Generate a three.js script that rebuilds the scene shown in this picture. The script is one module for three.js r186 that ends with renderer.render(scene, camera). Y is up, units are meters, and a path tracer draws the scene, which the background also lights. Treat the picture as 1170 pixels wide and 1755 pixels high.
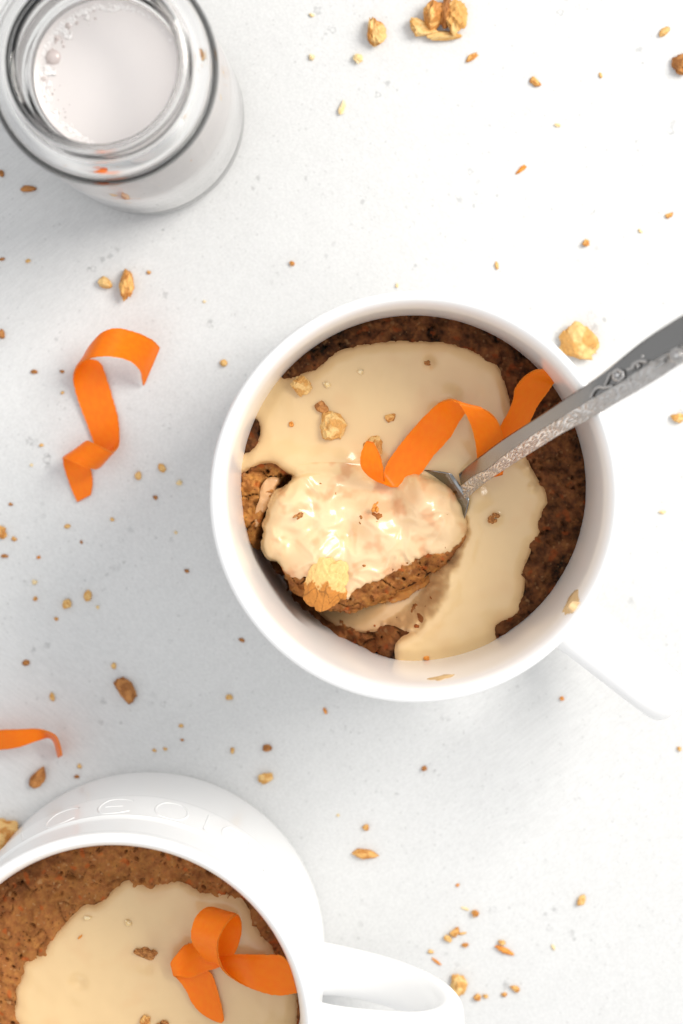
import * as THREE from 'three';
import { mergeGeometries, mergeVertices } from 'three/addons/utils/BufferGeometryUtils.js';
import { RoundedBoxGeometry } from 'three/addons/geometries/RoundedBoxGeometry.js';
import { createNoise2D, createNoise3D } from 'simplex-noise';

// ---------------------------------------------------------------- camera, lamps, exposure
const scene = new THREE.Scene();
scene.background = new THREE.Color(0.54, 0.541, 0.543);          // the dim room round the table
const FPX = 3598, HEIGHT = 0.6;                                  // focal length in photo pixels, camera height in metres
const camera = new THREE.PerspectiveCamera(2 * Math.atan(877.5 / FPX) * 180 / Math.PI, 683 / 1024, 0.02, 20);
const DOWN = new THREE.Vector3(70, 237.5, -FPX).normalize();     // straight down, in the camera's axes
const YC = DOWN.clone().negate();
const ZC = new THREE.Vector3(0, 1, 0).addScaledVector(DOWN, -DOWN.y).normalize().negate();
const XC = new THREE.Vector3().crossVectors(YC, ZC);
const toWorld = new THREE.Matrix4().set(XC.x, XC.y, XC.z, 0, YC.x, YC.y, YC.z, 0, ZC.x, ZC.y, ZC.z, 0, 0, 0, 0, 1);
camera.quaternion.setFromRotationMatrix(toWorld);
camera.position.set(0, HEIGHT, 0);
camera.focus = 0.553;
camera.userData.fStop = 9;
const renderer = new THREE.WebGLRenderer({ antialias: true });
renderer.toneMapping = THREE.LinearToneMapping;
renderer.toneMappingExposure = 1.33;
renderer.shadowMap.enabled = true;
function softbox(name, pos, target, w, h, power, color) {
  const l = new THREE.RectAreaLight(color, power, w, h);
  l.name = name; l.position.set(...pos); l.lookAt(...target); scene.add(l);
  return l;
}
softbox('window_softbox', [0.72, 0.80, -0.42], [0, 0.03, 0.04], 0.54, 0.54, 11.6, 0xfffaf3);
softbox('overhead_fill', [-0.1, 1.5, 0.1], [0, 0, 0.05], 1.6, 1.6, 0.5, 0xf7f9ff);  // unseen fill lamp added overhead to lift the shadows

// ---------------------------------------------------------------- helpers
function mulberry(a) { return () => { a |= 0; a = a + 0x6D2B79F5 | 0; let t = Math.imul(a ^ a >>> 15, 1 | a); t = t + Math.imul(t ^ t >>> 7, 61 | t) ^ t; return ((t ^ t >>> 14) >>> 0) / 4294967296; }; }
const rnd = mulberry(7), n2 = createNoise2D(mulberry(11)), n3 = createNoise3D(mulberry(23));
const V = (x, y, z) => new THREE.Vector3(x, y, z);
const clamp = (x, a = 0, b = 1) => Math.min(b, Math.max(a, x));
const smooth = (x, a, b) => { const t = clamp((x - a) / (b - a)); return t * t * (3 - 2 * t); };
const mix = (a, b, t) => a + (b - a) * t;
// where the sight line of a photo pixel meets the height h
function P(u, v, h = 0) {
  const d = V((u - 585) / FPX, (877.5 - v) / FPX, -1).applyMatrix4(toWorld);
  return d.multiplyScalar((h - HEIGHT) / d.y).add(camera.position);
}
function pixelOf(x, y, z) {
  const p = V(x, y - HEIGHT, z), c = XC.clone().multiplyScalar(p.x).addScaledVector(YC, p.y).addScaledVector(ZC, p.z);
  return [585 - c.x / c.z * FPX, 877.5 + c.y / c.z * FPX];
}
const outline = (list, h) => list.map(([u, v]) => { const p = P(u, v, h); return [p.x, p.z]; });
function rounded(poly, times = 2) {                              // corner cutting
  for (let k = 0; k < times; k++) {
    const out = [];
    poly.forEach((a, i) => { const b = poly[(i + 1) % poly.length]; out.push([mix(a[0], b[0], .25), mix(a[1], b[1], .25)], [mix(a[0], b[0], .75), mix(a[1], b[1], .75)]); });
    poly = out;
  }
  return poly;
}
function inside(poly, x, y) {                                    // signed distance, positive inside
  let d = 1e9, s = -1;
  for (let i = 0, j = poly.length - 1; i < poly.length; j = i++) {
    const [ax, ay] = poly[i], [bx, by] = poly[j], ex = bx - ax, ey = by - ay, wx = x - ax, wy = y - ay;
    const t = clamp((wx * ex + wy * ey) / (ex * ex + ey * ey || 1)), qx = wx - ex * t, qy = wy - ey * t;
    d = Math.min(d, qx * qx + qy * qy);
    if ((ay > y) !== (by > y) && x < (bx - ax) * (y - ay) / (by - ay) + ax) s = -s;
  }
  return s * Math.sqrt(d);
}
const fbm = (x, y, s, o = 3) => { let v = 0, a = 1, n = 0; for (let i = 0; i < o; i++) { v += a * n2(x / s + i * 17.3, y / s - i * 9.1); n += a; a *= .5; s *= .5; } return v / n; };
// a relief seen from above: kept where keep(x, z) >= 0, closed below when floor is given
function relief({ box: [x0, z0, x1, z1], step, keep, height, color, floor }) {
  const nx = Math.ceil((x1 - x0) / step) + 1, nz = Math.ceil((z1 - z0) / step) + 1;
  const F = new Float32Array(nx * nz), H = new Float32Array(nx * nz);
  for (let j = 0; j < nz; j++) for (let i = 0; i < nx; i++) { const x = x0 + i * step, z = z0 + j * step, k = j * nx + i; F[k] = keep(x, z); H[k] = F[k] > -3 * step ? height(x, z) : 0; }
  const pos = [], col = [], idx = [], at = new Map(), rim = [];
  const put = (x, y, z) => { pos.push(x, y, z); if (color) col.push(...color(x, z, y)); return pos.length / 3 - 1; };
  const node = (k) => { if (!at.has(k)) at.set(k, put(x0 + (k % nx) * step, H[k], z0 + Math.floor(k / nx) * step)); return at.get(k); };
  const cross = (a, b) => {
    const key = a < b ? a * 1e7 + b : b * 1e7 + a;
    if (!at.has('e' + key)) {
      const t = F[a] / (F[a] - F[b]), ax = x0 + (a % nx) * step, az = z0 + Math.floor(a / nx) * step, bx = x0 + (b % nx) * step, bz = z0 + Math.floor(b / nx) * step;
      at.set('e' + key, put(mix(ax, bx, t), mix(H[a], H[b], t), mix(az, bz, t)));
    }
    return at.get('e' + key);
  };
  for (let j = 0; j < nz - 1; j++) for (let i = 0; i < nx - 1; i++) {
    const a = j * nx + i, b = a + 1, c = a + nx, d = c + 1;
    for (const tri of (i + j) % 2 ? [[a, c, b], [b, c, d]] : [[a, c, d], [a, d, b]]) {
      const v = [], cut = [];
      for (let k = 0; k < 3; k++) {
        const p = tri[k], q = tri[(k + 1) % 3];
        if (F[p] >= 0) v.push(node(p));
        if ((F[p] >= 0) !== (F[q] >= 0)) { const e = cross(p, q); v.push(e); cut.push([e, F[p] >= 0]); }
      }
      if (v.length >= 3) idx.push(v[0], v[1], v[2]);
      if (v.length === 4) idx.push(v[0], v[2], v[3]);
      if (cut.length === 2) rim.push(cut[0][1] ? [cut[0][0], cut[1][0]] : [cut[1][0], cut[0][0]]);
    }
  }
  const g = new THREE.BufferGeometry();
  if (floor) {
    const n = pos.length / 3, top = idx.length;
    for (let k = 0; k < n; k++) { const y = Math.min(floor(pos[3 * k], pos[3 * k + 2], pos[3 * k + 1]), pos[3 * k + 1] - 1e-4); pos.push(pos[3 * k], y, pos[3 * k + 2]); if (color) col.push(col[3 * k], col[3 * k + 1], col[3 * k + 2]); }
    for (let k = 0; k < top; k += 3) idx.push(idx[k] + n, idx[k + 2] + n, idx[k + 1] + n);
    for (const [p, q] of rim) idx.push(q, p, p + n, q, p + n, q + n);
  }
  g.setAttribute('position', new THREE.Float32BufferAttribute(pos, 3));
  if (color) g.setAttribute('color', new THREE.Float32BufferAttribute(col, 3));
  g.setIndex(idx); g.computeVertexNormals();
  return g;
}
const taken = {};
function numbered(name) { const n = taken[name] = (taken[name] ?? -1) + 1; return n ? name + '_' + String(n).padStart(3, '0') : name; }
function tag(o, label, category, group) { o.userData.label = label; o.userData.category = category; if (group) o.userData.group = group; return o; }
function thing(name, label, category, pos, group) {
  const o = new THREE.Group(); o.name = numbered(name); o.position.copy(pos); scene.add(o);
  return tag(o, label, category, group);
}
function part(name, geo, mat, parent, label) {
  const m = new THREE.Mesh(geo, mat); m.name = name; m.castShadow = m.receiveShadow = true; parent.add(m);
  if (label) m.userData.label = label;
  return m;
}
function lone(name, geo, mat, label, category, group) {         // a thing that is one mesh
  const m = part(numbered(name), geo, mat, scene);
  return tag(m, label, category, group);
}
const moved = (g, p) => { g.translate(-p.x, -p.y, -p.z); return g; };   // world coordinates to those of a thing at p
const std = (o) => new THREE.MeshPhysicalMaterial(o);
const rgb = (r, g, b) => new THREE.Color().setRGB(r, g, b);

// ---------------------------------------------------------------- table top
{
  const N = 2048, TILE = 0.3, data = new Uint8Array(N * N * 4), r = mulberry(5), val = new Float32Array(N * N);
  const per = (x, y, f) => n3(Math.cos(x) * f, Math.sin(x) * f + Math.cos(y) * f * 1.31, Math.sin(y) * f);
  const grain = new Float32Array(N * N);
  for (let k = 0; k < N * N; k++) grain[k] = r() - .5;
  const wrap = (i) => (i + N) % N;
  for (let j = 0; j < N; j++) for (let i = 0; i < N; i++) {
    const a = i / N * 2 * Math.PI, b = j / N * 2 * Math.PI;
    const g = grain[j * N + i] * .35 + (grain[j * N + wrap(i + 1)] + grain[wrap(j + 1) * N + i] + grain[wrap(j + 1) * N + wrap(i + 1)] + grain[j * N + i]) * .3;
    val[j * N + i] = .5 + g * .22 + per(a, b, 3.1) * .02 + per(a + 1, b + 2, 9) * .03 + per(a + 3, b + 5, 38) * .10;
  }
  const spot = (x, y, rad, depth, ring) => {
    const R = Math.ceil(rad * 1.8);
    for (let dj = -R; dj <= R; dj++) for (let di = -R; di <= R; di++) {
      const wob = 1 + .5 * n2((x + di) * .11, (y + dj) * .11), d = Math.hypot(di, dj) / (rad * wob);
      const s = ring ? Math.exp(-(((d - .8) / .25) ** 2)) : 1 - smooth(d, .4, 1.1);
      val[wrap(y + dj) * N + wrap(x + di)] -= depth * s;
    }
  };
  for (let k = 0; k < 5200; k++) spot(Math.floor(r() * N), Math.floor(r() * N), 1.2 + r() * 2.2, .1 + r() * .28, false);
  for (let k = 0; k < 130; k++) { const x = Math.floor(r() * N), y = Math.floor(r() * N), m = 1 + Math.floor(r() * 3); for (let q = 0; q < m; q++) spot(x + Math.floor((r() - .5) * 44), y + Math.floor((r() - .5) * 44), 3 + r() * 5, .18 + r() * .4, r() < .22); }
  for (let k = 0; k < N * N; k++) {
    const t = val[k], v = clamp(.655 + (t - .5) * .27, .12, .93);
    const s = 255 * Math.pow(v, 1 / 2.2);
    data[4 * k] = s * .996; data[4 * k + 1] = s; data[4 * k + 2] = s * .998; data[4 * k + 3] = 255;
  }
  const map = new THREE.DataTexture(data, N, N); map.colorSpace = THREE.SRGBColorSpace; map.magFilter = THREE.LinearFilter; map.wrapS = map.wrapT = THREE.RepeatWrapping; map.needsUpdate = true;
  const bump = new THREE.DataTexture(data, N, N); bump.magFilter = THREE.LinearFilter; bump.wrapS = bump.wrapT = THREE.RepeatWrapping; bump.needsUpdate = true;
  const g = new RoundedBoxGeometry(1.3, .04, 1.1, 3, .004); g.translate(.05, -.02, .05);
  const p = g.attributes.position, uv = g.attributes.uv;
  for (let k = 0; k < p.count; k++) uv.setXY(k, p.getX(k) / TILE + .37, p.getZ(k) / TILE + .61);
  const m = part('table_top', g, std({ map, bumpMap: bump, bumpScale: .00025, roughness: .62, specularIntensity: .6 }), scene);
  m.userData = { kind: 'structure', label: 'white speckled stone table top' };
}

// ---------------------------------------------------------------- mugs
const RIM = .086, INNER = .0459, CAKE = .0430, CAKE_R = .0460;
const ceramic = std({ color: rgb(.90, .90, .895), roughness: .28, clearcoat: .35, clearcoatRoughness: .12 });
const mugAt = [P(712, 854.5, RIM), P(194, 1773, RIM)].map((p) => V(p.x, 0, p.z));
const WALL = [[.0850, .0481], [.0837, .0475], [.0817, .0470], [.0790, .0466], [.0740, .0463], [.0660, .0460], [.0580, INNER]];
function mugBody() {
  const pts = [];
  const add = (r, y) => pts.push(new THREE.Vector2(r, y));
  add(.0001, .0025); add(.038, .0025); add(.0405, .0006); add(.044, 0); add(.0478, .0001); add(.0494, .0007); add(.0503, .0020); add(.0506, .0045); add(.0507, .010);
  add(.0507, .0375); add(.0508, .0388); add(.0511, .0396); add(.0512, .0406); add(.0511, .0425); add(.0503, .0600); add(.0503, .0612); add(.0506, .0619); add(.0509, .0627); add(.0508, .0636); add(.0503, .0646);
  add(.0502, .0665); add(.0502, .0790);
  const lip = new THREE.SplineCurve([[.0502, .0790], [.0506, .0822], [.0507, .0840], [.05045, .0852], [.0499, .0858], [.0493, .0860], [.0487, .08575], [.0481, .0850], [.0475, .0837], [.0470, .0817], [.0466, .0790], [.0463, .0740], [.0460, .0660], [INNER, .0580]].map(([q, y]) => new THREE.Vector2(q, y)));
  for (const q of lip.getPoints(60)) add(q.x, q.y);
  add(INNER, .016); add(.0450, .010); add(.042, .0065); add(.036, .005); add(.0001, .005);
  // soften the corners with a curve through the points
  return new THREE.LatheGeometry(pts, 180);
}
function sweep(curve, n, section, side) {                         // closed section [out, across] swept with a fixed side vector
  const pos = [], idx = [], m = section(0).length;
  for (let i = 0; i <= n; i++) {
    const t = i / n, c = curve.getPoint(t), tan = curve.getTangent(t), nor = V().crossVectors(side, tan).normalize();
    for (const [a, b] of section(t)) { const p = c.clone().addScaledVector(nor, a).addScaledVector(side, b); pos.push(p.x, p.y, p.z); }
  }
  for (let i = 0; i < n; i++) for (let k = 0; k < m; k++) { const a = i * m + k, b = i * m + (k + 1) % m; idx.push(a, b, a + m, b, b + m, a + m); }
  for (const [o, flip] of [[0, true], [n * m, false]]) for (let k = 1; k < m - 1; k++) flip ? idx.push(o, o + k + 1, o + k) : idx.push(o, o + k, o + k + 1);
  const g = new THREE.BufferGeometry(); g.setAttribute('position', new THREE.Float32BufferAttribute(pos, 3)); g.setIndex(idx); g.computeVertexNormals();
  return g;
}
function mugHandle(dir) {
  const w = (r, y) => V(dir.x * r, y, dir.z * r), side = V(-dir.z, 0, dir.x);
  const c = new THREE.CatmullRomCurve3([w(.0478, .0700), w(.055, .0712), w(.066, .0712), w(.0770, .0690), w(.0832, .0622), w(.0850, .0520), w(.0828, .0410), w(.0768, .0300), w(.0670, .0205), w(.056, .0150), w(.0478, .0135)]);
  const section = (t) => {
    const e = Math.pow(Math.abs(2 * t - 1), 4), W = .0066 + .0012 * e, T = .0042 + .0010 * e, out = [];
    for (let k = 0; k < 28; k++) { const a = -k / 28 * 2 * Math.PI, ca = Math.cos(a), sa = Math.sin(a); out.push([T * Math.sign(ca) * Math.pow(Math.abs(ca), .9), W * Math.sign(sa) * Math.pow(Math.abs(sa), .9)]); }
    return out;
  };
  return sweep(c, 90, section, side);
}
function lettering(mid) {                                        // rounded raised letters round the wall
  const geos = [], R = .0501;
  const on = (a, y) => { const r = mix(.0511, .0503, (y - .0425) / .0175) - .00042; return V(Math.sin(a) * r, y, -Math.cos(a) * r); };
  const stroke = (pts, closed) => geos.push(new THREE.TubeGeometry(new THREE.CatmullRomCurve3(pts.map(([a, y]) => on(a, y)), closed), 40, .0006, 8, closed));
  const w = .085, lo = .0445, hi = .0585;
  const C = (a) => stroke([[a + w, hi - .002], [a + w * .4, hi], [a - w * .5, hi], [a - w, (lo + hi) / 2], [a - w * .5, lo], [a + w * .4, lo], [a + w, lo + .002]], false);
  const O = (a) => stroke([[a + w, (lo + hi) / 2], [a + w * .5, hi], [a - w * .5, hi], [a - w, (lo + hi) / 2], [a - w * .5, lo], [a + w * .5, lo]], true);
  stroke([[mid - .74, lo], [mid - .68, hi]], false);
  C(mid - .48); C(mid - .19); stroke([[mid - .19 - w * .6, .0515], [mid - .19 + w * .5, .0515]], false);
  O(mid + .11); stroke([[mid + .30, lo], [mid + .30, hi]], false); O(mid + .48); stroke([[mid + .68, lo], [mid + .68, hi]], false);
  return mergeGeometries(geos);
}
const bodyGeo = mugBody();
function mug(k, dirU, dirV, letters, label) {
  const t = thing('mug', label, 'mug', mugAt[k], 'white ceramic mugs of carrot cake');
  part('body', bodyGeo, ceramic, t);
  part('handle', mugHandle(V(dirU, 0, dirV).normalize()), ceramic, t);
  part('embossed_lettering', lettering(letters), ceramic, t);
  return t;
}
const mugA = mug(0, .775, .632, 2.6, 'white mug with a spoon standing in its carrot cake');
mug(1, 1, .075, .12, 'white mug with embossed lettering in the lower left corner, cut by the frame');

// icing smears and crumbs on the inner wall of the first mug
const icingMat = std({ color: rgb(.70, .49, .255), roughness: .26, clearcoat: .5, clearcoatRoughness: .1, specularIntensity: .8 });
function wallSmear(angle, y, w, h) {                             // a thin lens lying on the inner wall
  const g = new THREE.SphereGeometry(1, 24, 16), p = g.attributes.position;
  for (let k = 0; k < p.count; k++) {
    const f = 1 + .28 * n3(p.getX(k) * .9 + y * 900, p.getY(k) * .9, 4), x = p.getX(k) * f, b = p.getY(k) * f, c = p.getZ(k), yy = y + b * h, a = angle + x * w / INNER + .18 * b * w / INNER;
    let wall = INNER;
    for (let q = 0; q < 6; q++) if (yy <= WALL[q][0] && yy > WALL[q + 1][0]) wall = mix(WALL[q + 1][1], WALL[q][1], (yy - WALL[q + 1][0]) / (WALL[q][0] - WALL[q + 1][0]));
    const r = wall + .0002 + c * .0006 * (1 + .3 * n3(x * 2, b * 2, 1));
    p.setXYZ(k, Math.cos(a) * r, yy, Math.sin(a) * r);
  }
  g.computeVertexNormals(); return g;
}
part('icing_smear', wallSmear(Math.atan2(190, 277), .0795, .0036, .0052), icingMat, mugA, 'smear of icing on the inner wall beside the handle');
part('icing_smear', wallSmear(Math.atan2(312, 48), .0750, .0036, .0030), icingMat, mugA, 'faint smear of icing on the inner wall at the bottom');

// ---------------------------------------------------------------- cakes
const crumbMat = std({ vertexColors: true, roughness: .8, specularIntensity: .3 });
const cakeColor = (x, z, lift = 0) => {
  const a = fbm(x, z, .012), b = fbm(x + 3, z, .0035), c = n2(x / .0011, z / .0011), d = n2(x / .0019 + 50, z / .0019), e = n2(x / .0045 - 80, z / .0045 + 31);
  let r = .268, g = .095 + .022 * clamp(lift + .3), bl = .031;
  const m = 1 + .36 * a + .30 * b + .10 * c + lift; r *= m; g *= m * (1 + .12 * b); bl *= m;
  const oat = smooth(d + .4 * n2(x / .0055, z / .0055 + 60), .74, 1.0); const os = oat * (lift < -.15 ? .25 : .6); r = mix(r, .50, os); g = mix(g, .29, os); bl = mix(bl, .13, os);
  const dark = smooth(n2(x / .0013 + 9, z / .0013 - 4), .76, .92); r = mix(r, .07, dark * .8); g = mix(g, .03, dark * .8); bl = mix(bl, .014, dark * .8);
  const carrot = smooth(e + .2 * b, .62, .80), cd = clamp(1 + lift, .5, 1.1); r = mix(r, .44 * cd, carrot * .55); g = mix(g, .085 * cd, carrot * .55); bl = mix(bl, .014 * cd, carrot * .55);
  return [Math.max(r, .01), Math.max(g, .008), Math.max(bl, .004)];
};
const crumbRelief = (x, z, amp = 1) => {
  let h = .0009 * fbm(x, z, .012) + .0006 * fbm(x + 7, z, .0048, 2) + .00019 * n2(x / .0019, z / .0019) + .00012 * n2(x / .0009, z / .0009);
  h -= .0013 * smooth(n2(x / .0034 + 40, z / .0034) + .3 * n2(x / .009, z / .009 + 3), .72, .98);
  h -= .0008 * (1 - smooth(Math.abs(fbm(x - 5, z + 2, .016, 2)), 0, .035));
  return h * amp;
};
// first mug: the hole that the spoon has dug
const A0 = mugAt[0], B0 = mugAt[1];
const holeLine = rounded(outline([[486, 806], [504, 814], [520, 835], [560, 856], [630, 862], [700, 856], [755, 832], [775, 822], [796, 852], [806, 905], [800, 930], [788, 955], [786, 974], [768, 986], [771, 1010], [760, 1034], [735, 1066], [700, 1091], [672, 1104], [668, 1145], [590, 1150], [500, 1080], [420, 985], [428, 945], [440, 922], [446, 896], [458, 872], [470, 850], [474, 830]], CAKE), 1);
const brokenLine = rounded(outline([[395, 812], [422, 803], [440, 794], [462, 788], [486, 800], [500, 830], [470, 880], [452, 930], [440, 970], [395, 940]], CAKE), 1);
const broken = (x, z) => smooth(inside(brokenLine, x, z) + .0005 * fbm(x, z, .003, 2), -.0002, .0024);
const hole = (x, z) => {
  const d = inside(holeLine, x, z) + .0006 * fbm(x, z, .004, 2);
  const [u, v] = pixelOf(x, CAKE, z);
  const right = smooth(u + .6 * v, 1130, 1300);                  // shallower towards the lower right
  const left = 1 - smooth(u, 455, 500);
  return { d, depth: mix(.0300, .0115, right) * smooth(d, -.0004, mix(mix(.0045, .0062, right), .0030, left)) };
};
const base0 = (x, z) => { const r = Math.hypot(x - A0.x, z - A0.z); return CAKE + .0008 * (1 - (r / CAKE_R) ** 2) - .0009 * smooth(r, .0425, CAKE_R); };
const cakeTop0 = (x, z) => base0(x, z) - hole(x, z).depth - .0026 * broken(x, z);
const base1 = (x, z) => { const r = Math.hypot(x - B0.x, z - B0.z); return CAKE + .0022 * (1 - (r / CAKE_R) ** 2) - .0009 * smooth(r, .0415, CAKE_R); };
function cakeCrumb(at, top, amp, lift) {
  const R = CAKE_R;
  return moved(relief({
    box: [at.x - R - .001, at.z - R - .001, at.x + R + .001, at.z + R + .001], step: .00034,
    keep: (x, z) => R - Math.hypot(x - at.x, z - at.z), height: (x, z) => top(x, z) + crumbRelief(x, z, amp(x, z)),
    color: (x, z) => cakeColor(x, z, lift(x, z)), floor: (x, z) => { const r = Math.hypot(x - at.x, z - at.z); return mix(.0068, .0125, smooth(r, .037, .0462)); },
  }), at);
}
const profile = (d, w) => { const t = clamp(d / w, -1, 1); return t < 0 ? t : Math.sqrt(1 - (1 - t) ** 2); };
const bumpsAt = (list, h) => list.map(([u, v, r, a]) => { const p = P(u, v, h); return [p.x, p.z, r * .554 / FPX, a]; });
const bumps = (list, x, z) => { let s = 0; for (const [bx, bz, r, a] of list) s += a * Math.exp(-((x - bx) ** 2 + (z - bz) ** 2) / (r * r)); return s; };

const cakeA = thing('carrot_cake', 'brown carrot cake under icing in the spooned mug, hollow dug at its left', 'cake', V(A0.x, .0068, A0.z));
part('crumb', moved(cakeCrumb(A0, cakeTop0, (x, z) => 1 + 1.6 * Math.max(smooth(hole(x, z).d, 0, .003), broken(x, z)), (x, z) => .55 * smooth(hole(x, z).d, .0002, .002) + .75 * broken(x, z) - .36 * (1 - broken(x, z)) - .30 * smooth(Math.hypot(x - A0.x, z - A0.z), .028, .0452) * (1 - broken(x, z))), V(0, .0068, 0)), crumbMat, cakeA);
const wobble = (x, z) => .00035 * fbm(x, z, .0065, 2);
const icing0 = rounded(outline([[482, 648], [495, 650], [510, 644], [533, 638], [554, 621], [569, 608], [587, 601], [618, 591], [644, 587], [700, 586], [740, 586], [778, 590], [816, 603], [847, 622], [864, 645], [868, 672], [876, 690], [888, 730], [898, 765], [905, 795], [920, 819], [941, 858], [928, 877], [924, 900], [926, 915], [912, 935], [901, 961], [898, 981], [900, 1000], [895, 1031], [889, 1050], [878, 1060], [858, 1067], [850, 1076], [853, 1087], [850, 1120], [790, 1150], [720, 1150], [682, 1145], [674, 1106], [690, 1095], [708, 1083], [712, 1084], [692, 1084], [670, 1075], [655, 1080], [640, 1092], [612, 1096], [590, 1090], [560, 1084], [532, 1066], [512, 1040], [540, 990], [520, 900], [540, 850], [530, 828], [505, 818], [484, 805], [470, 793], [455, 792], [440, 796], [425, 806], [405, 815], [395, 790], [418, 780], [433, 767], [446, 754], [447, 731], [438, 717], [400, 700], [440, 640], [470, 640]], CAKE + .0012), 1);
const lumps0 = bumpsAt([[500, 788, 26, .0014], [545, 795, 30, .0012], [470, 785, 20, .0008], [735, 622, 9, .0011], [592, 790, 22, .0012], [640, 800, 24, -.0010], [785, 888, 18, .0018], [905, 800, 9, .0012], [912, 835, 8, .0010], [770, 680, 16, .0012], [846, 888, 12, .0012], [905, 800, 14, .0009], [830, 900, 60, -.0006], [700, 690, 80, .0005], [760, 1000, 24, .0012], [700, 1010, 40, -.0006], [820, 850, 20, .0012]], CAKE);
const icingTop0 = (x, z) => {
  const d = inside(icing0, x, z) + wobble(x, z), H = hole(x, z);
  const edge = Math.exp(-((H.d + .0016) ** 2) / .0015 ** 2) * .0003;
  return cakeTop0(x, z) + .0016 * profile(d, .0034) + .0003 * fbm(x + 2, z, .013, 2) + bumps(lumps0, x, z) + edge - .0002;
};
const icingColor = (x, z, thin) => { const t = smooth(fbm(x + 9, z + 4, .02, 3), .1, .75) * .16 + thin; return [.69 - t * .08, .488 - t * .19, .245 - t * .12]; };
const icingVC = icingMat.clone(); icingVC.color.set(0xffffff); icingVC.vertexColors = true;
part('icing', moved(relief({
  box: [A0.x - .047, A0.z - .047, A0.x + .047, A0.z + .047], step: .0004,
  keep: (x, z) => Math.min(inside(icing0, x, z) + wobble(x, z) + .0002, CAKE_R + .0002 - Math.hypot(x - A0.x, z - A0.z)), height: icingTop0,
  color: (x, z) => icingColor(x, z, .25 * smooth(hole(x, z).d, -.0005, .003) + .35 * Math.exp(-inside(icing0, x, z) / .0012)),
}), cakeA.position), icingVC, cakeA);
{ // cream smeared down the broken wall at the left of the hole
  const line = rounded(outline([[452, 822], [472, 816], [486, 822], [476, 840], [462, 862], [450, 884], [442, 904], [434, 900], [440, 870], [446, 845]], CAKE - .004), 2);
  part('icing_smear', moved(relief({ box: [A0.x - .047, A0.z - .02, A0.x - .02, A0.z + .02], step: .0004, keep: (x, z) => inside(line, x, z) + wobble(x, z), height: (x, z) => cakeTop0(x, z) + .0008 * profile(inside(line, x, z), .002) + .0004 * fbm(x, z, .004) + .0003, color: (x, z) => icingColor(x, z, .6) }), cakeA.position), icingVC, cakeA, 'pale smear of icing down the broken crumb wall');
}
const cakeB = thing('carrot_cake', 'brown carrot cake with a pool of icing in the mug at the lower left corner', 'cake', V(B0.x, .0068, B0.z));
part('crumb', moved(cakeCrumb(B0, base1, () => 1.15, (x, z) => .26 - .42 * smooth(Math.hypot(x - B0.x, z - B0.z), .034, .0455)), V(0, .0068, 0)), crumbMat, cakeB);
const icing1 = rounded(outline([[60, 1790], [25, 1752], [22, 1738], [28, 1720], [26, 1695], [38, 1676], [40, 1655], [52, 1645], [72, 1636], [85, 1612], [100, 1595], [124, 1572], [143, 1552], [168, 1552], [186, 1534], [208, 1515], [225, 1510], [245, 1517], [262, 1520], [285, 1514], [305, 1512], [322, 1520], [338, 1527], [352, 1534], [368, 1530], [395, 1534], [410, 1540], [424, 1556], [432, 1580], [448, 1610], [466, 1626], [474, 1640], [500, 1690], [510, 1720], [505, 1790], [470, 1880], [350, 1950], [200, 1960], [100, 1880]], CAKE + .002), 1);
const dips1 = bumpsAt([[137, 1680, 13, -.0010], [250, 1640, 22, .0006], [330, 1600, 40, -.0004]], CAKE);
part('icing', moved(relief({
  box: [B0.x - .047, B0.z - .047, B0.x + .047, B0.z + .047], step: .0004,
  keep: (x, z) => Math.min(inside(icing1, x, z) + .6 * wobble(x, z) + .0002, CAKE_R + .0002 - Math.hypot(x - B0.x, z - B0.z)),
  height: (x, z) => base1(x, z) + .0016 * profile(inside(icing1, x, z) + .6 * wobble(x, z), .0036) + .0003 * fbm(x + 2, z, .013, 2) + bumps(dips1, x, z) - .0002,
  color: (x, z) => icingColor(x, z, .35 * Math.exp(-inside(icing1, x, z) / .0012)),
}), cakeB.position), icingVC, cakeB);

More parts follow.
